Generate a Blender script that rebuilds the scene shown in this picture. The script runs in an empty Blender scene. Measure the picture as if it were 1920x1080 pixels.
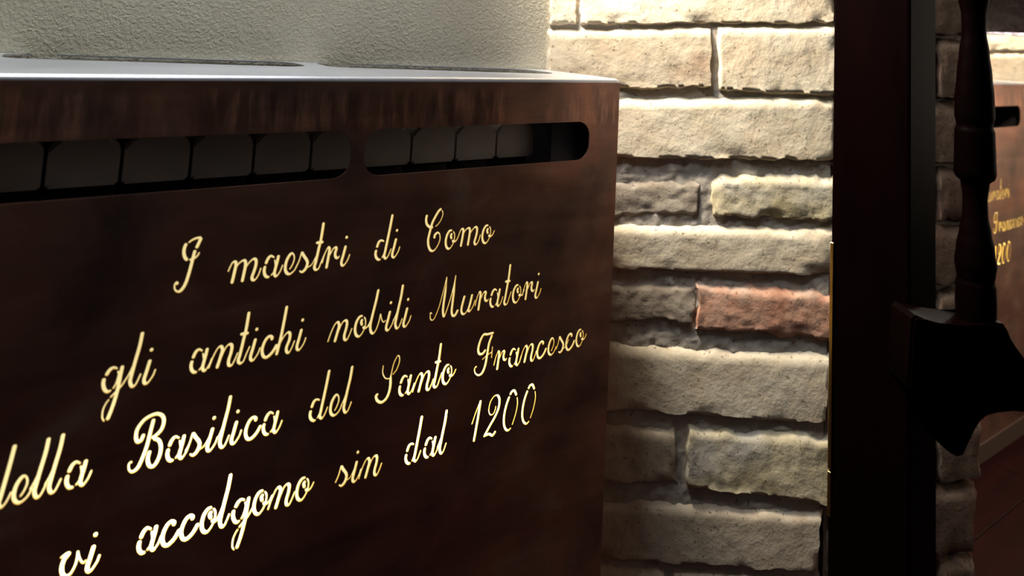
import bpy, bmesh, math, random
import numpy as np
from mathutils import Vector, Matrix, noise
from mathutils.geometry import delaunay_2d_cdt
R = random.Random(7)
sc = bpy.context.scene
COL = sc.collection

# ---------------------------------------------------------------- camera
cam_d = bpy.data.cameras.new('camera'); cam = bpy.data.objects.new('camera', cam_d); COL.objects.link(cam)
cam.matrix_world = Matrix(((0.82555, -0.09572, -0.55616, -0.7463), (-0.56167, -0.04375, -0.82620, -0.7907),
                           (0.05475, 0.99445, -0.08988, 0.9897), (0, 0, 0, 1)))
cam_d.sensor_width = 36; cam_d.lens = 24.0; cam_d.shift_y = -0.31109
cam_d.clip_start = 0.02
cam_d.dof.use_dof = True; cam_d.dof.focus_distance = 0.97; cam_d.dof.aperture_fstop = 3.4
sc.camera = cam
sc.view_settings.view_transform = 'Standard'; sc.view_settings.look = 'None'
sc.view_settings.gamma = 1; sc.view_settings.exposure = 0.0; sc.view_settings.use_curve_mapping = False

# ---------------------------------------------------------------- world and lights
w = bpy.data.worlds.new('world'); sc.world = w; w.use_nodes = True
w.node_tree.nodes['Background'].inputs[0].default_value = (0.9, 0.85, 0.8, 1)
w.node_tree.nodes['Background'].inputs[1].default_value = 0.013

def area(name, loc, target, size, power, color, size_y=None):
    l = bpy.data.lights.new(name, 'AREA'); l.energy = power; l.color = color; l.size = size
    if size_y: l.shape = 'RECTANGLE'; l.size_y = size_y
    o = bpy.data.objects.new(name, l); COL.objects.link(o); o.location = loc
    o.rotation_euler = (Vector(target) - Vector(loc)).to_track_quat('-Z', 'Y').to_euler(); return o
def spot(name, loc, target, power, color, ang, blend, rad):
    l = bpy.data.lights.new(name, 'SPOT'); l.energy = power; l.color = color
    l.spot_size = math.radians(ang); l.spot_blend = blend; l.shadow_soft_size = rad
    o = bpy.data.objects.new(name, l); COL.objects.link(o); o.location = loc
    o.rotation_euler = (Vector(target) - Vector(loc)).to_track_quat('-Z', 'Y').to_euler(); return o
DX = 1.572
# adjustable ceiling spots, one over each radiator niche, thrown along the ledge on to the brick pier
for sx_, nm_ in ((0, 'ceiling_spot'), (DX, 'ceiling_spot_far')):
    spot(nm_, (-0.22 + sx_, 0.15, 1.60), (0.38 + sx_, -0.05, 0.98), 138, (1.0, 0.885, 0.72), 80, 1.0, 0.07)
# daylight from the room's windows, left and behind, then three added fill lights
area('window_light', (-1.5, -1.1, 2.1), (-0.4, 0.3, 0.9), 0.9, 1.0, (0.80, 0.88, 1.0), 1.2)
area('ledge_fill', (-0.62, -0.02, 2.3), (-0.5, 0.05, 0), 0.5, 25, (0.88, 0.92, 1.0))  # added cool overhead fill that brightens the ledge
area('green_fill', (-1.25, 0.12, 1.45), (-0.95, 0.35, 1.05), 0.12, 0.42, (0.62, 1.0, 0.25))  # added green fill, tints the plaster at the far left
area('cover_fill', (2.2, -1.25, 1.2), (0, 0, 0.85), 1.2, 10, (1.0, 0.84, 0.68))  # added warm fill, placed to reflect in the right of the cover

# ---------------------------------------------------------------- helpers
def tag(o, label=None, cat=None, group=None, kind=None):
    if label: o['label'] = label
    if cat: o['category'] = cat
    if group: o['group'] = group
    if kind: o['kind'] = kind
    return o
def empty(name, loc=(0, 0, 0)):
    o = bpy.data.objects.new(name, None); COL.objects.link(o); o.location = loc; o.empty_display_size = 0.05; return o
def mesh(name, verts, faces, mat, parent=None, smooth=False):
    me = bpy.data.meshes.new(name); me.from_pydata([tuple(v) for v in verts], [], faces); me.validate(); me.update()
    if mat: me.materials.append(mat)
    if smooth:
        for p in me.polygons: p.use_smooth = True
    o = bpy.data.objects.new(name, me); COL.objects.link(o)
    if parent: o.parent = parent
    return o
def bm_obj(name, bm, mat, parent=None, smooth=False, auto=None):
    bmesh.ops.recalc_face_normals(bm, faces=bm.faces)
    me = bpy.data.meshes.new(name); bm.to_mesh(me); bm.free(); me.materials.append(mat)
    if smooth:
        for p in me.polygons: p.use_smooth = True
        if auto: me.set_sharp_from_angle(angle=math.radians(auto))
    o = bpy.data.objects.new(name, me); COL.objects.link(o)
    if parent: o.parent = parent
    return o
def box_bm(lo, hi, bevel=0.0, seg=2, bm=None):
    b = bmesh.new()
    m = Matrix.Translation([(a + c) / 2 for a, c in zip(lo, hi)]) @ Matrix.Diagonal([c - a for a, c in zip(lo, hi)] + [1])
    bmesh.ops.create_cube(b, size=1, matrix=m)
    if bevel: bmesh.ops.bevel(b, geom=b.edges[:], offset=bevel, segments=seg, profile=0.5, affect='EDGES')
    if bm is None: return b
    t = bpy.data.meshes.new('t'); b.to_mesh(t); b.free(); bm.from_mesh(t); bpy.data.meshes.remove(t); return bm
def copy_tree(o, off, parent=None):
    c = o.copy(); COL.objects.link(c)
    if parent: c.parent = parent
    else: c.location = Vector(o.location) + Vector(off)
    for ch in list(o.children): copy_tree(ch, off, c)
    return c

# ---------------------------------------------------------------- materials
def mat(name):
    m = bpy.data.materials.new(name); m.use_nodes = True; nt = m.node_tree
    return m, nt, nt.nodes['Principled BSDF']
def N(nt, t, **k):
    n = nt.nodes.new(t)
    for a, b in k.items():
        if a in n.inputs: n.inputs[a].default_value = b
        else: setattr(n, a, b)
    return n
def coords(nt, scale=(1, 1, 1)):
    tc = N(nt, 'ShaderNodeTexCoord'); mp = N(nt, 'ShaderNodeMapping'); mp.inputs['Scale'].default_value = scale
    nt.links.new(tc.outputs['Object'], mp.inputs['Vector']); return mp.outputs['Vector']
def noise_n(nt, vec, scale, detail=5, rough=0.55, dist=0.0):
    n = N(nt, 'ShaderNodeTexNoise'); n.inputs['Scale'].default_value = scale; n.inputs['Detail'].default_value = detail
    n.inputs['Roughness'].default_value = rough; n.inputs['Distortion'].default_value = dist
    nt.links.new(vec, n.inputs['Vector']); return n.outputs['Fac']
def ramp(nt, fac, stops):
    r = N(nt, 'ShaderNodeValToRGB'); cr = r.color_ramp
    while len(cr.elements) < len(stops): cr.elements.new(0.5)
    for e, (p, c) in zip(cr.elements, stops): e.position = p; e.color = tuple(c) + (1,) if len(c) == 3 else c
    nt.links.new(fac, r.inputs['Fac']); return r.outputs['Color']
def mix(nt, a, b, fac, mode='MIX'):
    m = N(nt, 'ShaderNodeMix'); m.data_type = 'RGBA'; m.blend_type = mode
    if isinstance(fac, (int, float)): m.inputs[0].default_value = fac
    else: nt.links.new(fac, m.inputs[0])
    for s, v in ((6, a), (7, b)):
        if isinstance(v, tuple): m.inputs[s].default_value = v + (1,)
        else: nt.links.new(v, m.inputs[s])
    return m.outputs[2]
def bump(nt, p, h, strength, dist, prev=None):
    b = N(nt, 'ShaderNodeBump'); b.inputs['Strength'].default_value = strength; b.inputs['Distance'].default_value = dist
    nt.links.new(h, b.inputs['Height'])
    if prev: nt.links.new(prev, b.inputs['Normal'])
    nt.links.new(b.outputs['Normal'], p.inputs['Normal']); return b.outputs['Normal']
def math_n(nt, op, a, b=None):
    m = N(nt, 'ShaderNodeMath', operation=op)
    for i, v in enumerate((a, b)):
        if v is None: continue
        if isinstance(v, (int, float)): m.inputs[i].default_value = v
        else: nt.links.new(v, m.inputs[i])
    return m.outputs[0]

def brick_mat(name, c1, c2, c3):
    m, nt, p = mat(name); v = coords(nt)
    a = noise_n(nt, v, 22, 6, 0.6); b = noise_n(nt, v, 90, 5, 0.65); c = noise_n(nt, v, 9, 3, 0.5)
    col = ramp(nt, a, [(0.35, c1), (0.6, c2)])
    col = mix(nt, col, c3, ramp(nt, c, [(0.52, (0, 0, 0)), (0.68, (1, 1, 1))]))
    pit = ramp(nt, noise_n(nt, v, 150, 2, 0.5), [(0.29, (0.35, 0.3, 0.27)), (0.36, (1, 1, 1))])
    col = mix(nt, col, pit, 0.8, 'MULTIPLY')
    nt.links.new(col, p.inputs['Base Color']); p.inputs['Roughness'].default_value = 0.95
    p.inputs['Specular IOR Level'].default_value = 0.15
    n1 = bump(nt, p, b, 0.32, 0.003)
    bump(nt, p, a, 0.3, 0.006, n1)
    return m
M = {}
M['cream'] = brick_mat('brick_cream', (0.70, 0.59, 0.42), (0.84, 0.75, 0.57), (0.76, 0.62, 0.44))
M['tan'] = brick_mat('brick_tan', (0.54, 0.45, 0.32), (0.70, 0.60, 0.45), (0.58, 0.42, 0.29))
M['yellow'] = brick_mat('brick_yellow', (0.55, 0.46, 0.27), (0.72, 0.63, 0.42), (0.64, 0.60, 0.50))
M['red'] = brick_mat('brick_red', (0.55, 0.27, 0.17), (0.66, 0.40, 0.28), (0.58, 0.50, 0.40))
M['grey'] = brick_mat('brick_grey', (0.33, 0.27, 0.21), (0.48, 0.42, 0.33), (0.42, 0.33, 0.24))
M['shaded'] = brick_mat('brick_shaded', (0.13, 0.088, 0.062), (0.20, 0.14, 0.10), (0.19, 0.11, 0.08))  # second face's shade is put into this darker brick colour
M['mortar'] = brick_mat('mortar', (0.46, 0.41, 0.34), (0.58, 0.52, 0.44), (0.52, 0.46, 0.38))

m, nt, p = mat('plaster'); v = coords(nt); M['plaster'] = m
nt.links.new(ramp(nt, noise_n(nt, v, 3, 3), [(0.3, (0.50, 0.455, 0.345)), (0.7, (0.57, 0.52, 0.405))]), p.inputs['Base Color'])
p.inputs['Roughness'].default_value = 0.7; p.inputs['Specular IOR Level'].default_value = 0.35
h = noise_n(nt, v, 190, 4, 0.6, 0.4); hr = ramp(nt, h, [(0.42, (0, 0, 0)), (0.62, (1, 1, 1))])
bump(nt, p, hr, 0.55, 0.0016)

# rust-brown waxed steel sheet: patches, wipe marks, vertical drips above the slots
m, nt, p = mat('bronzed_steel'); M['steel'] = m
v = coords(nt); vs = coords(nt, (1, 1, 0.16)); vh = coords(nt, (0.25, 1, 1.6))
base = ramp(nt, noise_n(nt, v, 5.5, 6, 0.6, 0.6), [(0.28, (0.20, 0.13, 0.105)), (0.45, (0.38, 0.22, 0.165)), (0.58, (0.50, 0.25, 0.175)), (0.72, (0.56, 0.43, 0.34))])
drip = ramp(nt, noise_n(nt, vs, 75, 4, 0.6, 0.2), [(0.38, (0.68, 0.64, 0.64)), (0.5, (1, 1, 1)), (0.64, (1.8, 1.7, 1.6))])
sep = N(nt, 'ShaderNodeSeparateXYZ'); nt.links.new(v, sep.inputs[0])
band = ramp(nt, sep.outputs['Z'], [(0.855, (0, 0, 0)), (0.866, (1, 1, 1)), (0.902, (1, 1, 1)), (0.914, (0, 0, 0))])
patch = ramp(nt, noise_n(nt, coords(nt, (1, 1, 0.4)), 7, 2), [(0.42, (0, 0, 0)), (0.55, (1, 1, 1))])
bf = mix(nt, band, patch, 1.0, 'MULTIPLY')
col = mix(nt, base, drip, bf, 'MULTIPLY')
wipe = ramp(nt, noise_n(nt, vh, 16, 5, 0.6, 0.5), [(0.3, (0.72, 0.72, 0.72)), (0.7, (1.25, 1.2, 1.15))])
col = mix(nt, col, wipe, 0.8, 'MULTIPLY')
nt.links.new(col, p.inputs['Base Color']); p.inputs['Metallic'].default_value = 0.85
rr = ramp(nt, noise_n(nt, v, 9, 4, 0.6), [(0.3, (0.30,) * 3), (0.7, (0.48,) * 3)]); nt.links.new(rr, p.inputs['Roughness'])
p.inputs['Specular IOR Level'].default_value = 0.6
bump(nt, p, noise_n(nt, v, 28, 3, 0.5), 0.12, 0.002)

m, nt, p = mat('ledge_steel'); M['ledge'] = m; v = coords(nt, (0.5, 1, 1))
nt.links.new(ramp(nt, noise_n(nt, v, 9, 5, 0.6), [(0.3, (0.50, 0.51, 0.54)), (0.7, (0.70, 0.72, 0.76))]), p.inputs['Base Color'])
p.inputs['Metallic'].default_value = 0.7; p.inputs['Roughness'].default_value = 0.36

def simple(name, col, rough, metal=0.0, spec=0.5, nscale=None, namp=0.3):
    m, nt, p = mat(name)
    if nscale:
        f = noise_n(nt, coords(nt), nscale, 5, 0.6)
        nt.links.new(ramp(nt, f, [(0.3, tuple(c * (1 - namp) for c in col)), (0.7, tuple(c * (1 + namp) for c in col))]), p.inputs['Base Color'])
    else: p.inputs['Base Color'].default_value = tuple(col) + (1,)
    p.inputs['Roughness'].default_value = rough; p.inputs['Metallic'].default_value = metal
    p.inputs['Specular IOR Level'].default_value = spec
    return m
M['black_in'] = simple('shade_black', (0.012, 0.009, 0.008), 0.9, spec=0.1)  # flat black, stands in for shade inside the cover
M['radiator'] = simple('taupe_radiator_enamel', (0.55, 0.48, 0.43), 0.45, 0.1, 0.5, 30, 0.12)
M['cut'] = simple('bare_cut_edge', (0.95, 0.72, 0.28), 0.4, 0.7)
M['core'] = simple('shaded_radiator_core', (0.012, 0.004, 0.004), 0.6, 0.1, 0.3)  # shade of the recess below the caps is put into this colour
M['brass'] = simple('brass', (0.75, 0.52, 0.20), 0.28, 1.0)
def wood(name, a, b, rough, stretch, scale=14):
    m, nt, p = mat(name); v = coords(nt, stretch)
    nt.links.new(ramp(nt, noise_n(nt, v, scale, 6, 0.6, 1.2), [(0.3, a), (0.7, b)]), p.inputs['Base Color'])
    p.inputs['Roughness'].default_value = rough; bump(nt, p, noise_n(nt, v, scale * 2, 4), 0.15, 0.001); return m
M['wood'] = wood('near_black_wood', (0.0012, 0.0003, 0.0003), (0.0035, 0.0009, 0.0009), 0.45, (1, 1, 0.1)); M['wood'].node_tree.nodes['Principled BSDF'].inputs['Specular IOR Level'].default_value = 0.015
M['floor'] = wood('dark_cherry_boards', (0.008, 0.0006, 0.001), (0.028, 0.003, 0.003), 0.5, (0.12, 1, 1), 22); M['floor'].node_tree.nodes['Principled BSDF'].inputs['Specular IOR Level'].default_value = 0.12
M['plinth'] = simple('skirting_paint', (0.10, 0.06, 0.04), 0.6)
M['ceil'] = simple('ceiling_paint', (0.35, 0.32, 0.28), 0.9)
m, nt, p = mat('hammered_shade'); M['shade'] = m
p.inputs['Base Color'].default_value = (0.06, 0.048, 0.058, 1); p.inputs['Roughness'].default_value = 0.34; p.inputs['Specular IOR Level'].default_value = 0.9
v = coords(nt, (1, 1, 0.7)); bump(nt, p, noise_n(nt, v, 60, 4, 0.6, 1.5), 0.8, 0.006)

# lit diffuser behind the cut letters; brightest where its LED clusters sit
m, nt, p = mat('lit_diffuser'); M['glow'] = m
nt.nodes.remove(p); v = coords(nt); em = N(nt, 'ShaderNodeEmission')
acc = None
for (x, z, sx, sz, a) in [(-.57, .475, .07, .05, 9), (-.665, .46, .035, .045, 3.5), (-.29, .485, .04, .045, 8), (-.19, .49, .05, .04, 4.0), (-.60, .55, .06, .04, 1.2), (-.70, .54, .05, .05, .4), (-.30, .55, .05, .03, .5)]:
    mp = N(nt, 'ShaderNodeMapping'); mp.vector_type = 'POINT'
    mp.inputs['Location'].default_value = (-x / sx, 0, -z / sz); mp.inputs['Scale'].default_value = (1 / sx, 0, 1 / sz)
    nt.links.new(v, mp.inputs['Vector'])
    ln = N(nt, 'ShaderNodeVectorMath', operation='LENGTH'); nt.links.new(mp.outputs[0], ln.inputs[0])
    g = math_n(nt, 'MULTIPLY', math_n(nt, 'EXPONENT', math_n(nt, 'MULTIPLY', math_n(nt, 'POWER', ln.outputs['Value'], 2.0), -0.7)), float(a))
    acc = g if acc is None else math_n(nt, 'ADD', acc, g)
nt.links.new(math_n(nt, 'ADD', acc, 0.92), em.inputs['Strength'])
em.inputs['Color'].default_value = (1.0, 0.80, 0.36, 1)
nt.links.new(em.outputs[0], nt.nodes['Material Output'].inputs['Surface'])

# ---------------------------------------------------------------- setting
WA = Vector((0.0085, 0.187)); WB = Vector((-0.855, 0.340))        # line of the plastered niche wall
def wall_y(x): return WA.y + (x - WA.x) * (WB.y - WA.y) / (WB.x - WA.x)
FW = Vector((0.5584, 0.8296, 0)); RT = Vector((0.8296, -0.5584, 0)); C0 = Vector((-0.7463, -0.7907, 0))
Q = Vector((WA.x, WA.y, 0))

def prism(name, pts, z0, z1, m_, parent=None):
    n = len(pts); vs_ = [(x, y, z0) for x, y in pts] + [(x, y, z1) for x, y in pts]
    fs = [tuple(range(n))[::-1], tuple(range(n, 2 * n))] + [(i, (i + 1) % n, n + (i + 1) % n, n + i) for i in range(n)]
    return mesh(name, vs_, fs, m_, parent)
ZC = 2.4
o = prism('wall_back', [(-2.2, wall_y(-2.2)), (WA.x, WA.y), (WA.x, WA.y + .25), (-2.2, 0.9)], 0, ZC, M['plaster']); tag(o, kind='structure')
o = prism('wall_back', [(0.70, wall_y(0.70 - DX)), (WA.x + DX, WA.y), (WA.x + DX, WA.y + .25), (0.70, 0.65)], 0, ZC, M['plaster']); tag(o, kind='structure')
o = prism('ceiling', [(-2.6, -3), (3.6, -3), (3.6, 1), (-2.6, 1)], ZC, ZC + .1, M['ceil']); tag(o, kind='structure')

# floor: dark cherry boards on a base
fl = mesh('floor', [(-2.6, -3, -.02), (3.6, -3, -.02), (3.6, 1, -.02), (-2.6, 1, -.02), (-2.6, -3, -.06), (3.6, -3, -.06), (3.6, 1, -.06), (-2.6, 1, -.06)],
          [(0, 1, 2, 3), (7, 6, 5, 4), (0, 4, 5, 1), (1, 5, 6, 2), (2, 6, 7, 3), (3, 7, 4, 0)], M['black_in']); tag(fl, kind='structure')
bw = 0.118
k = 0
for iy in range(24):
    y0 = -2.0 + iy * bw; x0 = -2.6 + (iy * 0.73) % 1.3 - 1.3
    while x0 < 3.6:
        a, b = max(x0, -2.6), min(x0 + 1.3, 3.6)
        if b - a > .05:
            bm_obj('floorboard', box_bm((a + .0008, y0 + .0008, -.02), (b - .0008, y0 + bw - .0008, 0.0 - R.random() * .0006), .0015, 1), M['floor'], fl)
        x0 += 1.3

def fbm(p, o=4): return noise.fractal(p, 1.0, 2.0, o)
def rough_brick(name, corners, org, du, nrm, m_, parent, proud=0.013, back=0.02, rag=0.0022, seed=0, nx=60, nz=18, amp=0.0016):
    """corners TL,TR,BR,BL as (u,z) metres; du the wall direction, nrm pointing out of the wall"""
    tl, tr, br, bl = [Vector(c) for c in corners]; ex = .0035
    tl += Vector((-ex, ex)); tr += Vector((ex, ex)); br += Vector((ex, -ex)); bl += Vector((-ex, -ex))
    vs_, fs = [], []
    W_ = ((tr - tl).length + (br - bl).length) / 2; H_ = ((tl - bl).length + (tr - br).length) / 2
    sx = Vector((seed * 3.7, seed * 1.3, seed * 2.1))
    for j in range(nz + 1):
        t = j / nz; t = 0.5 - 0.5 * math.cos(t * math.pi) * (1 - .25 * (1 - abs(math.cos(t * math.pi))))
        t = min(max(t, 0), 1)
        for i in range(nx + 1):
            s = i / nx; s = s + 0.035 * math.sin(-2 * math.pi * s) * 1.0
            P = (tl.lerp(tr, s)).lerp(bl.lerp(br, s), t)
            e = min(s * W_, (1 - s) * W_, t * H_, (1 - t) * H_)      # distance to the nearest edge
            q = Vector((P.x * 14, P.y * 14, 0)) + sx
            wgt = max(0, 1 - e / 0.022)
            P = P + Vector((fbm(q * 2.3 + Vector((9, 0, 0))), fbm(q * 2.3 + Vector((0, 7, 3))))) * rag * 1.6 * (0.3 + wgt)
            d = proud * (1 - max(0, 1 - e / 0.0045) ** 2.5 * 0.95)
            et = t * H_; d = min(d, proud * (0.10 + 0.90 * min(et / 0.014, 1) ** 0.7))     # mortar wiped up to the top arris
            d += (amp * fbm(q * 1.2, 5) * 1.2 + amp * 0.8 * fbm(Vector((q.x * 4, q.y * 8, q.z)), 4) * (1.0 if e > .003 else .4)) * .6
            # chipped arrises
            ch = fbm(q * 0.9 + Vector((0, 0, 5)), 3) - 0.15
            if ch > 0 and e < 0.02: d -= ch * 0.013 * (1 - e / 0.02)
            vs_.append(org + du * P.x + Vector((0, 0, P.y)) + nrm * d)
    c = nx + 1
    for j in range(nz):
        for i in range(nx): fs.append((j * c + i, (j + 1) * c + i, (j + 1) * c + i + 1, j * c + i + 1))
    ring = [i for i in range(c)] + [j * c + nx for j in range(1, nz + 1)] + [nz * c + i for i in range(nx - 1, -1, -1)] + [j * c for j in range(nz - 1, 0, -1)]
    b0 = len(vs_)
    for r_ in ring:
        v_ = vs_[r_]; d_ = (v_ - org).dot(nrm); vs_.append(v_ - nrm * (d_ + back))
    n = len(ring)
    for a in range(n): fs.append((ring[a], ring[(a + 1) % n], b0 + (a + 1) % n, b0 + a))
    fs.append(tuple(b0 + a for a in range(n))[::-1])
    o = mesh(name, vs_, fs, m_, parent, True)
    bm = bmesh.new(); bm.from_mesh(o.data); bmesh.ops.recalc_face_normals(bm, faces=bm.faces); bm.to_mesh(o.data); bm.free()
    o.data.set_sharp_from_angle(angle=math.radians(60))
    return o
def mortar_bed(name, u0, u1f, z0, z1, org, du, nrm, parent, nx, nz, amp=0.0035, off=0.0):
    vs_, fs = [], []
    for j in range(nz + 1):
        z = z0 + (z1 - z0) * j / nz
        for i in range(nx + 1):
            u = u0 + (u1f(z) - u0) * i / nx; q = Vector((u * 16, z * 26, 1.7))
            edge = 1.0 if 0 < i < nx else 0.2
            vs_.append(org + du * u + Vector((0, 0, z)) + nrm * (off + (amp * fbm(q, 5) + .0022 * fbm(q * 4, 3)) * edge))
    c = nx + 1
    for j in range(nz):
        for i in range(nx): fs.append((j * c + i, j * c + i + 1, (j + 1) * c + i + 1, (j + 1) * c + i))
    return mesh(name, vs_, fs, M['mortar'], parent, True)

BR = [('cream', (-7, 1098), (34, 1100), (38, 1010), (-2, 1007)), ('cream', (44, 1101), (502, 1128), (503, 1039), (48, 1010)), ('tan', (-7, 996), (279, 1017), (283, 913), (-2, 892)), ('cream', (295, 1018), (504, 1033), (506, 910), (300, 908)), ('cream', (27, 874), (506, 904), (506, 796), (32, 777)), ('grey', (34, 730), (266, 746), (267, 693), (37, 673)), ('yellow', (291, 754), (507, 766), (506, 693), (293, 691)), ('cream', (38, 658), (506, 678), (505, 601), (41, 590)), ('grey', (42, 565), (265, 575), (267, 510), (45, 504)), ('red', (273, 571), (505, 570), (504, 494), (277, 498)), ('cream', (29, 461), (505, 464), (495, 356), (34, 360)), ('tan', (35, 330), (240, 332), (245, 246), (39, 246)), ('yellow', (264, 335), (505, 335), (499, 227), (266, 245)), ('tan', (41, 212), (494, 210), (479, 121), (45, 126)), ('tan', (46, 109), (226, 108), (228, 35), (50, 34)), ('tan', (246, 106), (491, 107), (483, 41), (248, 36))]
z = 1120
for i in range(10):       # courses above the frame
    if i % 2 == 0: BR += [('cream', (0, z), (215, z + 10), (215, z + 95), (0, z + 88)), ('tan', (228, z + 12), (503, z + 26), (503, z + 108), (228, z + 96))]
    else: BR += [('cream', (0, z), (110, z + 5), (110, z + 92), (0, z + 88)), ('cream', (124, z + 8), (503, z + 26), (503, z + 108), (124, z + 92))]
    BR[-2] = (BR[-2][0],) + (BR[-2][4], BR[-2][3], BR[-2][2], BR[-2][1]); BR[-1] = (BR[-1][0],) + (BR[-1][4], BR[-1][3], BR[-1][2], BR[-1][1])
    z += 116
def arris_u(z):
    return 0.500 if z > .55 else 0.484 + (z / .55) * .016
wr = empty('wall_right', (0, 0, 0)); tag(wr, kind='structure')
# pier core (behind the mortar), splayed face, second face, return to the wall
core = [(WA.x, WA.y), (0.4263, -0.094), (0.695, -0.203), (0.70, -0.190), (0.70, 0.6), (WA.x, 0.6)]
nrmF = -FW
cen = Vector((0.4, 0.3))
pc = [tuple(Vector(p_) + (cen - Vector(p_)).normalized() * 0.03) for p_ in core]
prism('mortar_core', pc, 0, ZC, M['mortar'], wr)
mortar_bed('mortar', -0.01, arris_u, 0, ZC, Q, RT, nrmF, wr, 110, 420, off=.0042, amp=.0018)
for i, (c, *q) in enumerate(BR):
    rag = {'red': .0045, 'yellow': .0034, 'grey': .0034}.get(c, .0022)
    q = [(a / 1000, min(b / 1000, ZC)) for a, b in q]
    if min(b for a, b in q) >= ZC - .02: continue
    ob_ = rough_brick('brick', q, Q, RT, nrmF, M[c], wr, proud=.008 if c == 'grey' else .012, rag=rag, seed=i, amp=.0024 if c in ('red', 'yellow', 'grey') else .0013)
    if c == 'red': ob_['label'] = 'chipped reddish brick'
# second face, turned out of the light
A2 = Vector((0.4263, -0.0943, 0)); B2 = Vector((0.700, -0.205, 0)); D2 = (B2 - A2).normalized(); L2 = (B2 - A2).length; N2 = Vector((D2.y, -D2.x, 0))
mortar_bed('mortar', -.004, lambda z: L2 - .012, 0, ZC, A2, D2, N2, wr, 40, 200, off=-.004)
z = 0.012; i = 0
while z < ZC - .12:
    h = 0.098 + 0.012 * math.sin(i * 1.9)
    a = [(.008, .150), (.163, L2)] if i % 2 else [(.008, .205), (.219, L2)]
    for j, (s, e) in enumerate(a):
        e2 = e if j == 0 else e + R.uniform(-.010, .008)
        rough_brick('brick', [(s, z + h), (e2, z + h), (e2 + R.uniform(-.004, .004), z), (s, z)], A2, D2, N2, M['shaded'], wr, proud=.010, rag=.003, seed=80 + i * 2 + j, nx=22, nz=10, back=.028)
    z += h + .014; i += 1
# second pier at the end of the next niche: the same masonry again
wf = empty('wall_far', (DX, 0, 0)); tag(wf, kind='structure')
for ch in list(wr.children):
    c = ch.copy(); COL.objects.link(c); c.parent = wf

# skirting under the next niche cover is part of that cover; a plain far end wall closes the room
o = prism('wall_end', [(3.2, -3), (3.3, -3), (3.3, 0.7), (3.2, 0.7)], 0, ZC, M['plaster']); tag(o, kind='structure')

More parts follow.
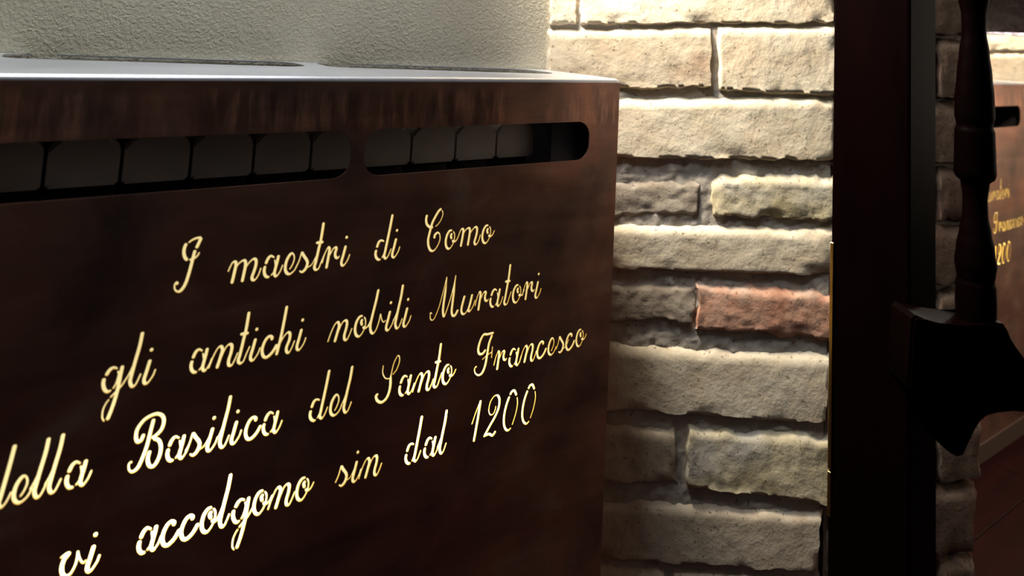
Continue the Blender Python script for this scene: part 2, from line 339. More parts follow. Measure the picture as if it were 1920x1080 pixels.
# ---------------------------------------------------------------- letters cut through the cover
GL = """I:6.4,48.7,0 10,51.3,0 14,52.5,0 18.3,52.5,0|18.4,52.4,0 16.9,48.5,0 14.4,42.1,0|13.4,40.3,0 12.3,34,0 10.8,24.6,0 9.1,15.3,0 7.3,8.1,0 4.7,2.7,0 1.5,0.3,0 -1.7,1.8,0 -3.1,5,0 -3,8.5,0 -1.5,9.5,0 -0.6,7.5,0|4.4,48.4,2 2.8,43.8,2 2.8,38.5,2 4.5,33.5,2 7.1,30.9,2|8.7,31,0 12.7,31.8,0 16.1,34.1,0 17.8,37.6,0
m:-4.9,13.3,0 -1.8,21.1,0 0.7,23,0 2.5,21.4,0 2.4,16.1,0 -0,0.2,0|1,13,0 5.3,20.1,0 10,23,0 12.3,21.4,0 12.6,15.8,0 10.6,0.3,0|11.5,12.1,0 15.8,19.2,0 20.5,23.1,0 23.4,21.5,0 23.8,16.4,0 22.4,9.9,0 20.7,4,0 21.8,0.7,0 24.6,0.9,0 27.6,5.8,0 29.5,12.5,0
a:-3.5,20.4,0 -7.1,22.8,0 -10.3,20.4,0 -12.4,14.8,0|-12.8,12.8,0 -13.5,8.4,0 -12.6,3.8,0 -10.1,0.6,0 -7.2,0.5,0|-5.6,1.4,0 -2.7,5.2,0 -1.5,10.7,0 -2.9,18.3,0|1.1,22.6,0 0.1,15.6,0 -1.7,6.7,0 -1.8,2.2,0 0.5,-0.1,0 4.2,4.7,0 6.6,11.5,0
e:0.5,5,0 3.3,9.6,0 5,15.8,0 3.9,20.9,0 1.1,22.4,0 -2.1,18.5,0 -4,13,0 -4.3,6.1,0 -2.2,1.5,0 1.4,0,0 6.2,3.5,0 9.3,10,0
s:-7.7,5.7,0 -4.3,12.8,0 -1.9,22.9,0|-1.9,22.6,0 0.9,17.9,0 4.6,12.7,0 5.7,8.5,0 3.7,2.9,0 -0,0.2,0 -2.9,2.2,0|4.5,4,1 9.2,5.7,1 12,8.8,1 15.2,15.4,1
t:4.7,52.4,0 3.3,35.6,0 1.2,22.8,0 -1,9,0 -2.3,3,0 -0.2,-0.2,0 3,1.3,0 5.5,8.1,0 8.6,15.9,0|-2.5,30.2,2 6.2,30.1,2
r:-5.5,6.7,0 -3.2,16.4,0 0,23.2,0 1.6,23.2,0 2.3,19.3,0 0.1,-0,0|3,14.4,0 6.5,21.1,0 9.6,22.7,0 10.6,20.4,0 9.5,16,0 10.4,11.6,0 13.1,10.1,0 15.1,12.5,0
i:1,22.5,0 -1.3,11.6,0 -2.9,4.6,0 -2.1,0.7,0 0.6,0.3,0 4.7,6,0 6.7,12.2,0|1.5,33.6,2 1.3,31.8,2
d:-3.3,20.9,0 -6.9,22.6,0 -10.2,20.9,0 -12.4,14.7,0|-12.9,12.3,0 -13.5,7,0 -11.8,2.5,0 -9,0.1,0 -6.5,0.3,0|-5,1.5,0 -2.2,6.8,0 -0.8,12.9,0|5.5,52.2,0 3.7,38.7,0 1.4,23.9,0 -1,9.1,0 -1.9,3.3,0 0.4,0.2,0 3.6,3.5,0 6.8,11.4,0
C:10.4,51.8,0 6.6,49.1,0 2.5,42.9,0 -1.5,35.4,0 -4.1,25.3,0 -6.1,15.1,0 -5,7.1,0 -1.6,1.1,0 3,0.3,0 7.9,5.5,0 10.9,13,0 9.9,20.1,0 6.4,22.1,0 3.1,19.2,0 2.7,15.3,0|11.3,49.7,1 13,45.1,1 10.9,38.1,1 6.7,32.6,1 3.1,30.1,1|-9.9,46.1,2 -10.8,40.4,2 -9.3,34.3,2 -4.5,30.1,2 -0.2,29.8,2
o:3.8,22.9,0 -0.1,22.5,0 -3.6,17.4,0 -4.9,9.6,0 -3.3,2.8,0 0.5,-0.1,0 4.5,3.1,0 7.6,10.1,0 7.7,17.4,0 5.5,21.4,0|4.1,19.1,0 2.4,16.4,0 3.8,11.9,0|4.7,10.2,0 7.7,8.1,0 11.1,9.7,0 14.1,15.3,0
g:6.4,19.9,0 3,21.8,0 -0.4,20,0 -2.9,15.4,0|-4.3,13.4,0 -4.6,8.2,0 -3.1,2.9,0 -0.2,-0.2,0 2.8,0.7,0|4.1,1.6,0 6.5,6.2,0 8,14.2,0 6.9,17.8,0|10.6,22,0 9.5,11.7,0 8.5,0.8,0 6.9,-8.8,0 4.7,-18.2,0 2,-26.9,0|-0.4,-27.5,1 -2.5,-23.5,1 -2.5,-16.4,1 -0.5,-10.9,1 1.9,-7.6,1|2.6,-6.2,0 6.3,-2.6,0 11.8,3.3,0 15.6,9.7,0
l:4.7,51.1,0 3.3,37.9,0 0.8,24.8,0 -1.3,12.3,0 -2.2,5.2,0 0,0,0 3.2,1.7,0 6.8,10.8,0|-5.9,8.3,0 -2.9,14.4,0 0,22.2,0
n:-8.3,1.6,0 -5.1,11.6,0 -1.2,19.8,0 2.2,21.9,0 4.1,18.1,0 3.1,12.3,0 0,-0.2,0|3.3,9.9,0 7.2,19.3,0 11.1,22.2,0 13.5,19.9,0 13.3,13.8,0 11.4,5.7,0 12,0.7,0 14.9,-0.1,0 18,5.5,0 20.3,11.8,0
c:4.3,17,2 5,19.9,2 2,21.7,2 -1.6,19.1,2 -4.3,12.7,2 -4.7,6.6,2 -2.6,1.2,2 1.3,-0,2 6.7,4.2,2 10.9,11.5,2
h:7.4,51.3,0 5.8,36.6,0 3.4,18,0 0,0,0|-2.6,5.3,0 2.6,11.8,0 7.2,19.1,0 11.2,22.2,0 13.5,19.8,0 13.2,13.5,0 10.7,6.4,0 11.1,1.6,0 13.7,-0.1,0 16.6,4.5,0 19.3,12,0
b:3.6,50.8,0 1.5,37.7,0 -2,21.2,0 -3.8,10.3,0 -2.7,3.1,0 0.5,0.1,0 4.4,4.5,0 7.3,13.9,0 8.6,21.5,0|8.6,21.5,1 10.4,14.8,1 13.1,10.7,1 16.1,12.7,1|-8,8.3,0 -3.6,12.4,0
M:-17.6,8,1 -20,9.9,1 -20.2,7.4,1 -19.9,3.6,1 -18.1,0.6,1 -14.2,1.8,1 -8.2,15,1 -3.3,33.7,1 0.8,51,1|0.8,50.5,1 0.1,36.2,1 -1.7,18.4,2 -2,7.9,2 -0.1,0.8,2|0.5,1.1,0 6.7,18.5,0 11.7,37.4,0 14,50.9,0|13.9,50.1,1 12.8,34.2,1 11.4,16.2,2 10.9,5.6,2 13.1,0.4,2 16.6,0.8,2 20.2,6.7,2
u:0.2,23.2,0 -2.3,13.9,0 -3.6,6.5,0 -2.3,1.3,0 1.8,0.1,0 7,6.2,0 10.9,16.3,0|11.8,23.1,0 8.9,10.5,0 7.1,4.3,0 9.1,1.8,0 13.5,6.6,0 16.7,15,0
v:-4.5,17,0 -0.7,19,0 1.7,18.7,0 -1.4,14.7,0 -2.8,8.8,0 -2,2.9,0 0.6,-0.6,0 4.6,-0.2,0 8,6.2,0 9.1,12.8,0 9.2,18.5,0|9,18.4,1 11,11.5,1 14.2,6.3,1 17.2,7.7,1
B:-10,33.4,2 -11.8,28,2 -14.9,27.4,2 -16.8,32.3,2 -16.1,39.7,2 -11.8,46,2 -6.6,49.1,2 0.3,50,2 5.6,46.7,2 7.5,41,2 6.1,33.9,2 1.5,29.1,2 -2.5,27.6,2|-0.6,26.5,2 4.2,23.7,2 6.9,17.3,2 6.8,9.9,2 4.6,3.1,2 1.4,-0.4,2 -2.2,1.4,2 -4.1,7.1,2 -3.5,12.8,2 -2.7,15.5,2|-2.1,45.7,0 -3.9,35,0 -6.1,20.9,0 -9.2,10,0 -12.6,2.2,0 -17.2,-0.1,0 -20.2,3,0 -20.6,8.2,0 -18.1,9.6,0
S:0.8,42.4,1 0.6,33.8,1 4.6,26.6,1 10.2,25,1|14,28.7,1 18.8,33.4,1 21.9,41.8,1 21.5,47.8,1 18.9,49.4,1 14.5,41.6,1 12.7,32.9,1 11.6,26,1 11.9,16.9,2 10.5,8.2,2 6.9,1.9,2 1,-0.3,2 -4.2,3.2,2 -6.1,8.6,2 -3.4,10.4,2
F:21,49.6,2 11.1,49.5,2 5,50.1,2 0.1,43.1,2 -2.3,32.8,2 0.1,26.8,2 5.4,26.3,2 9.5,30.4,2|18.7,47.4,0 14.4,37.3,0 12.4,23.9,0 10.2,10.5,0 5.9,1.6,0 0,0,0 -5.1,4.1,0 -6.2,9.8,0 -3,11.8,0|4.7,18.6,1 13,22.8,1 19.7,25.3,1|20.2,32.2,1 19.5,17.4,1
1:7.3,49.5,0 4.2,26.2,0 0,0,0|5.3,45.7,1 0.2,34.8,1 -4.5,22.4,1
2:14.9,35.7,1 13.7,30.3,1 10.7,26.4,1 6.4,27,1 3.8,33.5,1 5.7,43.1,1 11.1,49,1 16.9,48.6,1 20.3,41.8,2 19.1,31.2,2 13.9,21.7,2 6.8,12.7,2 -0.2,3.1,2 -1,0.7,2|0.2,2.5,2 6.5,2.5,2 11.9,-0.6,2 16.5,3.7,2
0:-0.9,43.7,0 -5.2,33.7,0 -7.8,21.9,0 -7.7,10.9,0 -4.6,3.1,0 0,0,0 4.2,2.3,0|6,5.5,1 10.8,17.9,1 13.2,30.8,1 12,39.8,1|10.8,42.4,2 7.2,49.2,2 2.7,49.1,2 0.2,45.3,2"""
PL = """I,-607.7,702.9 m,-554.4,702.9 a,-507.7,703.9 e,-493.7,704 s,-478.8,703.9 t,-462.4,704.4 r,-450.5,703.9 i,-429.6,704.5 d,-376.5,704.9 i,-364.9,705.1 C,-313.2,705.7 o,-288.7,705.4 m,-270.6,705.5 o,-233.1,705.6
g,-661.9,617.9 l,-641,617.8 i,-627.9,617.8 a,-574.3,618.1 n,-562,617.8 t,-538.3,617.9 i,-525.1,618.1 c,-511.3,618.3 h,-500.1,618.1 i,-474.8,618.7 n,-433.6,618.8 o,-404.5,619.3 b,-386.4,619.2 i,-366.4,619.3 l,-355.1,619.3 i,-343.3,619.3 M,-289.3,619.7 u,-260.3,619.3 r,-237.9,619.7 a,-206,620.2 t,-194.5,620.1 o,-178,619.7 r,-161.5,620.2 i,-141.6,620.1
d,-738.1,536.1 e,-724.9,535.9 l,-711.4,536.3 l,-700.1,536.9 a,-675.3,536.1 B,-616.2,535.7 a,-589.1,535.6 s,-578,535.2 i,-561.5,535.4 l,-550,535.3 i,-537.6,535.9 c,-521.6,535.9 a,-494.3,535.4 d,-442.8,536.6 e,-428.1,536.3 l,-414.1,536.1 S,-370.3,536.7 a,-332.3,537.4 n,-319.4,536.2 t,-295.9,536.8 o,-281,537.1 F,-232.1,536.9 r,-202.7,536.9 a,-169.7,536.1 n,-158,536.7 c,-131.3,537.2 e,-112.2,537.4 s,-95.4,537 c,-79.8,537.7 o,-60.9,538.6
v,-682.3,458 i,-661.1,454.5 a,-607.4,454.4 c,-595,454.4 c,-577.6,454.1 o,-558.3,454.2 l,-542.8,454.3 g,-527.6,453.8 o,-506,454.7 n,-487.3,454.1 o,-459.8,454.3 s,-412.4,454.8 i,-396,454.8 n,-383.1,454.3 d,-317.6,454.3 a,-292.1,454.2 l,-281.6,453.7 1,-233.3,454.4 2,-216.1,455 0,-179,454 0,-148.7,454.7"""
glyph = {}
for ln in GL.split('\n'):
    k_, s_ = ln.split(':', 1)
    glyph[k_] = [[tuple(float(a) for a in t.split(',')) for t in seg.split()] for seg in s_.split('|')]
def catmull(P, n=7):
    if len(P) == 2: return [(P[0][0] + (P[1][0] - P[0][0]) * t / 4, P[0][1] + (P[1][1] - P[0][1]) * t / 4, P[0][2]) for t in range(5)]
    out = []
    for i in range(len(P) - 1):
        p0 = P[i - 1] if i else P[i]; p1, p2 = P[i], P[i + 1]; p3 = P[i + 2] if i + 2 < len(P) else P[i + 1]
        for j in range(n):
            t = j / n
            out.append(tuple(0.5 * (2 * p1[k] + (p2[k] - p0[k]) * t + (2 * p0[k] - 5 * p1[k] + 4 * p2[k] - p3[k]) * t * t + (3 * p1[k] - p0[k] - 3 * p2[k] + p3[k]) * t ** 3) for k in (0, 1)) + (p2[2],))
    out.append(P[-1]); return out
RT_, Rt = 1.58, 0.66                                                # stroke half widths, mm
def stroke_pts(P):
    S = catmull(P); rs = []
    for i in range(len(S)):
        a = S[max(i - 1, 0)]; b = S[min(i + 1, len(S) - 1)]
        dx, dz = b[0] - a[0], b[1] - a[1]; L = math.hypot(dx, dz) or 1
        down = -dz / L; lat = abs(dx) / L
        if S[i][2] == 2: r = RT_
        elif S[i][2] == 1: r = Rt
        else: r = Rt + (RT_ - Rt) * min(max(0.62 + 0.62 * down, 0.12), 1)
        rs.append(r)
    for _ in range(5): rs = [rs[0]] + [(rs[i - 1] + 2 * rs[i] + rs[i + 1]) / 4 for i in range(1, len(rs) - 1)] + [rs[-1]]
    # pull the round caps back so that the stencil gaps stay open
    def trim(S, rs):
        need = rs[0] * .9
        while len(S) > 2 and need > 0:
            d = math.hypot(S[1][0] - S[0][0], S[1][1] - S[0][1])
            if d <= need: S = S[1:]; rs = rs[1:]; need -= d
            else:
                t = need / d; S = [(S[0][0] + (S[1][0] - S[0][0]) * t, S[0][1] + (S[1][1] - S[0][1]) * t, S[0][2])] + S[1:]; need = 0
        return S, rs
    S, rs = trim(S, rs); S, rs = trim(S[::-1], rs[::-1])
    return [(a[0], a[1], r) for a, r in zip(S, rs)]
GS = 0.35
X0, X1, Z0, Z1 = -792.0, -22.0, 415.0, 772.0
nxg, nzg = int((X1 - X0) / GS), int((Z1 - Z0) / GS)
F = np.full((nzg, nxg), 5.0, dtype=np.float32)
gs = {k_: [stroke_pts(s) for s in st] for k_, st in glyph.items()}
for ln in PL.split('\n'):
    for tok in ln.split():
        k_, x, z_ = tok.split(','); x = float(x); z_ = float(z_)
        for st in gs[k_]:
            for a, b in zip(st[:-1], st[1:]):
                ax, az, ar = a[0] + x, a[1] + z_, a[2]; bx, bz, br = b[0] + x, b[1] + z_, b[2]
                m_ = 3.2
                i0 = max(int((min(ax, bx) - m_ - X0) / GS), 0); i1 = min(int((max(ax, bx) + m_ - X0) / GS) + 1, nxg)
                j0 = max(int((min(az, bz) - m_ - Z0) / GS), 0); j1 = min(int((max(az, bz) + m_ - Z0) / GS) + 1, nzg)
                if i1 <= i0 or j1 <= j0: continue
                gx = (X0 + np.arange(i0, i1) * GS)[None, :]; gz = (Z0 + np.arange(j0, j1) * GS)[:, None]
                dx, dz = bx - ax, bz - az; L2_ = dx * dx + dz * dz or 1e-9
                t = np.clip(((gx - ax) * dx + (gz - az) * dz) / L2_, 0, 1)
                d = np.hypot(gx - ax - t * dx, gz - az - t * dz) - (ar + (br - ar) * t)
                sub = F[j0:j1, i0:i1]; np.minimum(sub, d, out=sub)
F[0, :] = F[-1, :] = 5; F[:, 0] = F[:, -1] = 5
# marching squares
ins = F < 0
cs = ins[:-1, :-1].astype(int) + 2 * ins[:-1, 1:] + 4 * ins[1:, 1:] + 8 * ins[1:, :-1]
TAB = {1: [(3, 0)], 2: [(0, 1)], 3: [(3, 1)], 4: [(1, 2)], 5: [(3, 2), (1, 0)], 6: [(0, 2)], 7: [(3, 2)], 8: [(2, 3)], 9: [(2, 0)], 10: [(0, 3), (2, 1)], 11: [(2, 1)], 12: [(1, 3)], 13: [(1, 0)], 14: [(0, 3)]}
nxt = {}
for j, i in zip(*np.nonzero((cs > 0) & (cs < 15))):
    j = int(j); i = int(i)
    ek = ((0, j, i), (1, j, i + 1), (0, j + 1, i), (1, j, i))
    for a, b in TAB[int(cs[j, i])]: nxt[ek[a]] = ek[b]
def epos(k_):
    h_, j, i = k_
    a = float(F[j, i]); b = float(F[j, i + 1] if h_ == 0 else F[j + 1, i]); t = a / (a - b) if a != b else .5
    return (X0 + (i + (t if h_ == 0 else 0)) * GS, Z0 + (j + (t if h_ == 1 else 0)) * GS)
def dp(P, tol):
    P = np.array(P); keep = np.zeros(len(P), bool); keep[0] = keep[-1] = True; st = [(0, len(P) - 1)]
    while st:
        a, b = st.pop()
        if b - a < 2: continue
        ab = P[b] - P[a]; L = np.hypot(*ab)
        q = P[a + 1:b] - P[a]
        d = np.abs(ab[0] * q[:, 1] - ab[1] * q[:, 0]) / L if L > 1e-9 else np.hypot(q[:, 0], q[:, 1])
        m_ = int(d.argmax())
        if d[m_] > tol: keep[a + 1 + m_] = True; st += [(a, a + 1 + m_), (a + 1 + m_, b)]
    return P[keep]
loops = []
left = set(nxt)
while left:
    s = left.pop(); P = [s]; c = nxt.get(s)
    while c is not None and c != s and c in left: left.discard(c); P.append(c); c = nxt.get(c)
    if len(P) < 12: continue
    pts = [epos(q) for q in P]; h_ = len(pts) // 2
    A = dp(pts[:h_ + 1], .045); B = dp(pts[h_:] + [pts[0]], .045)
    loops.append([tuple(q) for q in A[:-1]] + [tuple(q) for q in B[:-1]])
print('letter loops', len(loops), 'points', sum(map(len, loops)))

HT = 925.0; BEND = 6.0; LEN = 845.0
SLOTS = [(-787.0, -430.5), (-413.5, -57.8)]; SZ0, SZ1, SR = 805.6, 861.5, 22.0
def rrect(x0, x1, z0, z1, r, n=8):
    out = []
    for cx, cz, a0 in ((x1 - r, z0 + r, -90), (x1 - r, z1 - r, 0), (x0 + r, z1 - r, 90), (x0 + r, z0 + r, 180)):
        for k_ in range(n + 1):
            a = math.radians(a0 + 90 * k_ / n); out.append((cx + r * math.cos(a), cz + r * math.sin(a)))
    return out
slot_loops = [rrect(a, b, SZ0, SZ1, SR) for a, b in SLOTS]
outer = []
for k_ in range(24): outer.append((-LEN + LEN * k_ / 24, 0.0))
for k_ in range(24): outer.append((0.0, (HT - BEND) * k_ / 24))
for k_ in range(24): outer.append((-LEN * k_ / 24, HT - BEND))
for k_ in range(24): outer.append((-LEN, (HT - BEND) * (1 - k_ / 24)))
vin, ein = [], []
for lp in loops + slot_loops + [outer]:
    b = len(vin); vin += [Vector(q) for q in lp]; ein += [(b + i, b + (i + 1) % len(lp)) for i in range(len(lp))]
vo, eo, fo, *_ = delaunay_2d_cdt(vin, ein, [], 0, 1e-5)
def in_slot(x, z_):
    for a, b in SLOTS:
        if a < x < b and SZ0 < z_ < SZ1:
            cx = min(max(x, a + SR), b - SR); cz = min(max(z_, SZ0 + SR), SZ1 - SR)
            if math.hypot(x - cx, z_ - cz) < SR: return True
    return False
def inside_letter(x, z_):
    i = (x - X0) / GS; j = (z_ - Z0) / GS
    if i < 0 or j < 0 or i >= nxg - 1 or j >= nzg - 1: return False
    a, b = int(i), int(j); u, v_ = i - a, j - b
    return (F[b, a] * (1 - u) + F[b, a + 1] * u) * (1 - v_) + (F[b + 1, a] * (1 - u) + F[b + 1, a + 1] * u) * v_ < 0
tri = []
for f in fo:
    P = [vo[i] for i in f]; cx = sum(q.x for q in P) / len(P); cz = sum(q.y for q in P) / len(P)
    if in_slot(cx, cz) or inside_letter(cx, cz): continue
    ar = (P[1] - P[0]).cross(P[2] - P[0]); tri.append(tuple(f) if ar > 0 else tuple(f)[::-1])
TH = 0.0018; n = len(vo)
vs_ = [(q.x / 1000, 0, q.y / 1000) for q in vo] + [(q.x / 1000, TH, q.y / 1000) for q in vo]
wall0 = 2 * len(tri)
fs = [t for t in tri] + [tuple(i + n for i in t[::-1]) for t in tri]
cnt = {}
for t in tri:
    for a, b in zip(t, t[1:] + t[:1]): cnt[(a, b)] = 1
for (a, b) in cnt:
    if (b, a) not in cnt: fs.append((b, a, a + n, b + n))

# ---------------------------------------------------------------- radiator cover (one per niche)
cov = empty('radiator_cover', (0, 0, 0))
tag(cov, 'large rust-brown steel radiator cover with glowing cut-out script, against the plastered wall', 'radiator cover', 'lettered steel radiator covers')
fp = mesh('front_panel', vs_, fs, M['steel'], cov)
fp.data.materials.append(M['cut'])
for p_ in fp.data.polygons:
    if abs(p_.normal.y) < .3 and p_.center.z < .79 and -.79 < p_.center.x < -.02 and p_.center.z > .40: p_.material_index = 1
# rolled top edge + ledge with two long openings near the wall
def back_y(x): return wall_y(x / 1000) * 1000 - 1.5
b0 = 6.0
lp_o = [(-LEN, b0), (-LEN * .5, b0), (-BEND * 0 - 6, b0), (-6, back_y(-6)), (-LEN * .5, back_y(-LEN * .5)), (-LEN, back_y(-LEN))]
def opening(x0, x1, n_=10):
    pts = []
    r = 34
    for k_ in range(n_ + 1):   # front right corner, rounded
        a = math.radians(-90 + 90 * k_ / n_); pts.append((x1 - r + r * math.cos(a), back_y(x1) - 108 + r + r * math.sin(a)))
    for k_ in range(n_ + 1):
        a = math.radians(90 * k_ / n_); pts.append((x1 - r + r * math.cos(a), back_y(x1) - 5 - r + r * math.sin(a)))
    for k_ in range(n_ + 1):
        a = math.radians(90 + 90 * k_ / n_); pts.append((x0 + r + r * math.cos(a), back_y(x0) - 5 - r + r * math.sin(a)))
    for k_ in range(n_ + 1):
        a = math.radians(180 + 90 * k_ / n_); pts.append((x0 + r + r * math.cos(a), back_y(x0) - 108 + r + r * math.sin(a)))
    return pts
ops = [opening(-787, -436), opening(-405, -48)]
vin, ein = [], []
for lp in [lp_o] + ops:
    b = len(vin); vin += [Vector(q) for q in lp]; ein += [(b + i, b + (i + 1) % len(lp)) for i in range(len(lp))]
vo2, eo2, fo2, *_ = delaunay_2d_cdt(vin, ein, [], 1, 1e-5)
def pip(x, y, poly):
    c = False; j = len(poly) - 1
    for i in range(len(poly)):
        if (poly[i][1] > y) != (poly[j][1] > y) and x < (poly[j][0] - poly[i][0]) * (y - poly[i][1]) / (poly[j][1] - poly[i][1]) + poly[i][0]: c = not c
        j = i
    return c
tri2 = []
for f in fo2:
    P = [vo2[i] for i in f]; cx = sum(q.x for q in P) / 3; cy = sum(q.y for q in P) / 3
    if any(pip(cx, cy, o_) for o_ in ops): continue
    tri2.append(tuple(f) if (P[1] - P[0]).cross(P[2] - P[0]) > 0 else tuple(f)[::-1])
n2 = len(vo2); H = HT / 1000
v2 = [(q.x / 1000, q.y / 1000, H) for q in vo2] + [(q.x / 1000, q.y / 1000, H - TH) for q in vo2]
f2 = list(tri2) + [tuple(i + n2 for i in t[::-1]) for t in tri2]
cnt = {}
for t in tri2:
    for a, b in zip(t, t[1:] + t[:1]): cnt[(a, b)] = 1
for (a, b) in cnt:
    if (b, a) not in cnt: f2.append((b, a, a + n2, b + n2))
mesh('ledge', v2, f2, M['ledge'], cov)
# rolled edge: quarter round along the front, ball-ish corner at the right
vb, fb = [], []; nb = 8
for i, x in enumerate((-LEN / 1000, -.4, -.006, -.003, -.0008, 0)):
    sh = 0 if i < 3 else (.0005, .0022, .006)[i - 3]
    for k_ in range(nb + 1):
        a = math.radians(90 * k_ / nb); r = .006
        vb.append((x, r - r * math.cos(a) * (1 if i < 5 else .9), H - r + r * math.sin(a) - sh * math.sin(a)))
for i in range(5):
    for k_ in range(nb): fb.append((i * (nb + 1) + k_, (i + 1) * (nb + 1) + k_, (i + 1) * (nb + 1) + k_ + 1, i * (nb + 1) + k_ + 1))
mesh('rolled_edge', vb, fb, M['ledge'], cov, True)
# returns at both ends
def side(x0, x1, parent):
    ya = .0012; yb0, yb1 = wall_y(x0) - .002, wall_y(x1) - .002
    return prism('side_panel', [(x0, ya), (x1, ya), (x1, yb1), (x0, yb0)], 0, H - .0062, M['steel'], parent)
side(-.0022, -.0002, cov); side(-LEN / 1000, -LEN / 1000 + .002, cov)
bm_obj('light_panel', box_bm((-.80, .008, .40), (-.012, .010, .785), .0003, 1), M['glow'], cov)
bm = box_bm((-.806, .0102, .394), (-.006, .014, .791))
for lo, hi in (((-.806, .0022, .787), (-.006, .0102, .791)), ((-.806, .0022, .394), (-.006, .0102, .398)), ((-.806, .0022, .398), (-.802, .0102, .787)), ((-.010, .0022, .398), (-.006, .0102, .787))): box_bm(lo, hi, bm=bm)
bm_obj('light_shield', bm, M['black_in'], cov)  # unseen black tray added to keep panel light out of the slots
bm_obj('plinth', box_bm((-LEN / 1000, -.004, 0), (0, -.0002, .045), .001, 1), M['plinth'], cov)
# radiator standing inside the cover
rad = empty('radiator', (0, 0, 0)); tag(rad, 'taupe column radiator seen through the slots of the near cover, by the plastered wall', 'radiator')
PITCH = .0685; XR = -.1170
sec = []
def cap_bm():
    w_ = PITCH / 2 - .0018; prof = []
    for cx, cz, a0 in ((w_ - .012, .852 - .012, 0), (-w_ + .012, .852 - .012, 90), (-w_ + .003, .807, 180), (w_ - .003, .807, 270)):
        r = .012 if a0 < 180 else .003
        for k_ in range(7):
            a = math.radians(a0 + 90 * k_ / 6); prof.append((cx + r * math.cos(a), cz + r * math.sin(a)))
    bm = bmesh.new(); nn = len(prof)
    a = [bm.verts.new((x, .058, z_)) for x, z_ in prof]; b = [bm.verts.new((x, .150, z_)) for x, z_ in prof]
    fa = bm.faces.new(a[::-1]); bm.faces.new(b)
    for i in range(nn): bm.faces.new((a[i], a[(i + 1) % nn], b[(i + 1) % nn], b[i]))
    bmesh.ops.bevel(bm, geom=list(fa.edges), offset=.003, segments=2, affect='EDGES')
    return bm
def core_bm(): return box_bm((-PITCH / 2 + .0025, .074, .12), (PITCH / 2 - .0025, .146, .806), .004, 2)
bm = box_bm((-.842, .1585, .02), (-.003, .1605, .915)); box_bm((-.0065, .004, .02), (-.0035, .158, .915), bm=bm); bm_obj('shade_lining', bm, M['black_in'], cov)  # black boards added so the void inside the cover reads as shade
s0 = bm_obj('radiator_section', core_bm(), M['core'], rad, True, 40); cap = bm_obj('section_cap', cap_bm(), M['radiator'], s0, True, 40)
xs = [XR - PITCH * (k_ + .5) for k_ in range(10)]
s0.location.x = xs[0]
for x in xs[1:]:
    c = s0.copy(); COL.objects.link(c); c.parent = rad; c.location.x = x
    d_ = cap.copy(); COL.objects.link(d_); d_.parent = c
bm = bmesh.new(); box_bm((xs[-1] - .04, .085, .13), (XR + .012, .12, .16), .01, 3, bm); bm_obj('header_pipe', bm, M['radiator'], rad)
for x in (xs[1], xs[-2]): bm_obj('foot', box_bm((x - .015, .08, 0), (x + .015, .13, .122), .003, 2), M['radiator'], rad)

# the next niche: same cover and radiator
c2 = copy_tree(cov, (DX, 0, 0)); tag(c2, 'far matching steel radiator cover, blurred glowing script, half hidden behind the turned baluster at right')
r2 = copy_tree(rad, (DX, 0, 0)); tag(r2, 'dark radiator seen through the slot of the far cover')

# ---------------------------------------------------------------- turned wooden screen in the foreground
def CP(r, d, z_): return C0 + RT * r + FW * d + Vector((0, 0, z_))
scr = empty('balustrade', (0.1417, -0.3638, 0)); tag(scr, 'near-black wooden balustrade with thick square post and turned baluster, in front at right', 'balustrade')
def loc(o): o.location = (-0.1417, 0.3638, 0); return o
loc(bm_obj('post', box_bm((.1417, -.3638, 0), (.2107, -.2640, 2.4), .003, 2), M['wood'], scr))
loc(bm_obj('brass_strip', box_bm((.1393, -.2690, .452), (.1412, -.2642, .735), .0006, 1), M['brass'], scr))
loc(bm_obj('brass_strip', box_bm((.1393, -.2690, .395), (.1412, -.2642, .4495), .0006, 1), M['brass'], scr))
ARM = [(473, 691), (478, 695), (487, 692), (502, 689), (532, 687), (556, 687), (564, 692), (577, 691), (582, 684), (588, 669), (598, 651), (616, 629), (645, 617), (900, 612), (900, 588), (645, 591), (609, 598), (586, 599), (566, 599), (554, 595), (546, 588), (539, 577), (535, 562), (531, 548), (524, 546), (516, 550), (510, 554), (504, 564), (500, 578), (487, 594), (474, 610), (468, 619)]
bm = bmesh.new(); dd = (.80, .846)
va = [bm.verts.new(CP(a / 1000, dd[0], b / 1000)) for a, b in ARM]; vb_ = [bm.verts.new(CP(a / 1000, dd[1], b / 1000)) for a, b in ARM]
f1 = bm.faces.new(va); f2_ = bm.faces.new(vb_[::-1]); nn = len(ARM)
for i in range(nn): bm.faces.new((va[i], vb_[i], vb_[(i + 1) % nn], va[(i + 1) % nn]))
bmesh.ops.bevel(bm, geom=list(f1.edges) + list(f2_.edges), offset=.003, segments=2, affect='EDGES')
loc(bm_obj('rail', bm, M['wood'], scr, True, 40))
SP = [((562, 1058), 16.0), ((563, 1039), 13.0), ((562, 1019), 12.5), ((563, 994), 15.5), ((562, 968), 18.0), ((562, 942), 20.0), ((562, 920), 20.5), ((561, 908), 18.5), ((562, 901), 20.5), ((562, 873), 21.0), ((561, 853), 21.5), ((561, 848), 20.0), ((560, 842), 14.5), ((560, 823), 12.5), ((560, 805), 13.0), ((560, 786), 16.0), ((559, 768), 19.0), ((559, 749), 21.0), ((559, 737), 19.5), ((559, 732), 18.5), ((559, 726), 20.0), ((559, 707), 20.5), ((559, 683), 20.0)]
prof_s = [(1.30, .020), (1.20, .020), (1.16, .0215), (1.13, .0205), (1.10, .022), (1.075, .0205)] + [(z_ / 1000, r / 1000) for (_, z_), r in SP]
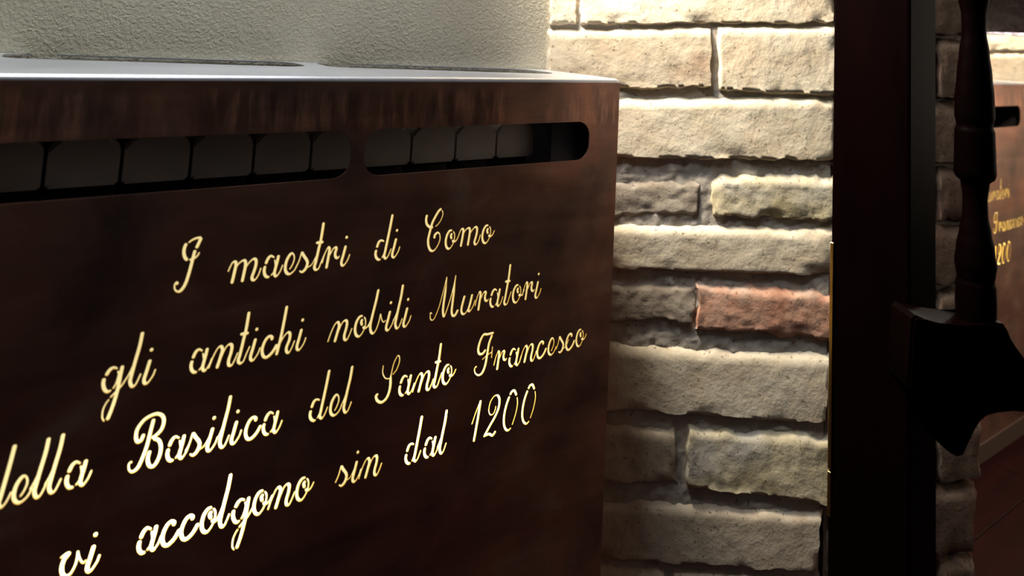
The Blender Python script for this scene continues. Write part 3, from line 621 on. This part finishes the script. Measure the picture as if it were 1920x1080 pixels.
# refine the lathe profile
ps = []
for a, b in zip(prof_s[:-1], prof_s[1:]):
    for k_ in range(4):
        t = k_ / 4; t2 = t * t * (3 - 2 * t); ps.append((a[0] + (b[0] - a[0]) * t, a[1] + (b[1] - a[1]) * t2))
ps.append(prof_s[-1])
def lathe(ps, cx, cy, seg=40):
    vs_, fs = [], []
    for z_, r in ps:
        for k_ in range(seg): a = 2 * math.pi * k_ / seg; vs_.append((cx + r * math.cos(a), cy + r * math.sin(a), z_))
    for j in range(len(ps) - 1):
        for k_ in range(seg): fs.append((j * seg + k_, j * seg + (k_ + 1) % seg, (j + 1) * seg + (k_ + 1) % seg, (j + 1) * seg + k_))
    fs.append(tuple(range(seg))); fs.append(tuple((len(ps) - 1) * seg + k_ for k_ in range(seg))[::-1])
    return vs_, fs
for rr_ in (.5605, .86):
    c = CP(rr_, .824, 0); a, b = lathe(ps if rr_ < .6 else ps + [(.606, .020)], c.x, c.y); o = loc(mesh('baluster', a, b, M['wood'], scr, True)); o.data.set_sharp_from_angle(angle=math.radians(50))
# top rail and far end post, beyond the frame, carrying the piece
bm = bmesh.new()
cc = [CP(.46, .80, 1.30), CP(.93, .80, 1.30), CP(.93, .846, 1.30), CP(.46, .846, 1.30)]
va = [bm.verts.new(q) for q in cc]; vb_ = [bm.verts.new(q + Vector((0, 0, .05))) for q in cc]
bm.faces.new(va[::-1]); bm.faces.new(vb_)
for i in range(4): bm.faces.new((va[i], va[(i + 1) % 4], vb_[(i + 1) % 4], vb_[i]))
loc(bm_obj('top_rail', bm, M['wood'], scr))
c = CP(.925, .823, 0); loc(bm_obj('post', box_bm((c.x - .03, c.y - .03, 0), (c.x + .03, c.y + .03, 1.40), .003, 2), M['wood'], scr))

# ---------------------------------------------------------------- hammered pendant shade at the top right
PC = Vector((1.097, -.2233, 0))
pen = empty('pendant_lamp', (PC.x, PC.y, 1.045)); tag(pen, 'black crumpled pendant lampshade hanging at the top right corner beside the baluster', 'lamp')
vs_, fs = [], []; seg = 120; rows = []
for k_ in range(40):
    t = k_ / 39; z_ = t * .24; r = .163 + .012 * math.sin(min(t * 9, 1.57)) - .13 * max(0, t - .25) ** 1.6 / .75
    rows.append((z_, max(r, .03)))
for z_, r in rows:
    for k_ in range(seg):
        a = 2 * math.pi * k_ / seg; q = Vector((math.cos(a) * 7, math.sin(a) * 7, z_ * 38 + a * 1.2))
        rr_ = r + .0045 * (1 - abs(noise.noise(q * 1.3)) * 2.2) + .002 * noise.noise(q * 4)
        vs_.append((rr_ * math.cos(a), rr_ * math.sin(a), z_ + (.0012 * noise.noise(q * 3) if z_ == 0 else 0)))
for j in range(len(rows) - 1):
    for k_ in range(seg): fs.append((j * seg + k_, j * seg + (k_ + 1) % seg, (j + 1) * seg + (k_ + 1) % seg, (j + 1) * seg + k_))
o = mesh('shade', vs_, fs, M['shade'], pen, True)
md = o.modifiers.new('s', 'SOLIDIFY'); md.thickness = .003; md.offset = -1
a, b = lathe([(.235, .034), (.26, .034), (.27, .02), (.28, .004), (ZC - 1.045 - .03, .004), (ZC - 1.045 - .03, .05), (ZC - 1.045, .05)], 0, 0, 24)
mesh('cord', a, b, M['shade'], pen)

# lit bulb under the shade
m, nt, p = mat('bulb_glass'); p.inputs['Emission Color'].default_value = (1.0, 0.82, 0.58, 1); p.inputs['Emission Strength'].default_value = 12
a, b = lathe([(.055, .002), (.060, .016), (.075, .026), (.092, .028), (.11, .02), (.13, .014), (.24, .014)], 0, 0, 24)
mesh('bulb', a, b, m, pen, True)
pl = bpy.data.lights.new('bulb_light', 'POINT'); pl.energy = 16; pl.color = (1.0, 0.92, 0.80); pl.shadow_soft_size = .03
o = bpy.data.objects.new('bulb_light', pl); COL.objects.link(o); o.location = (PC.x, PC.y, 1.045 + .045)
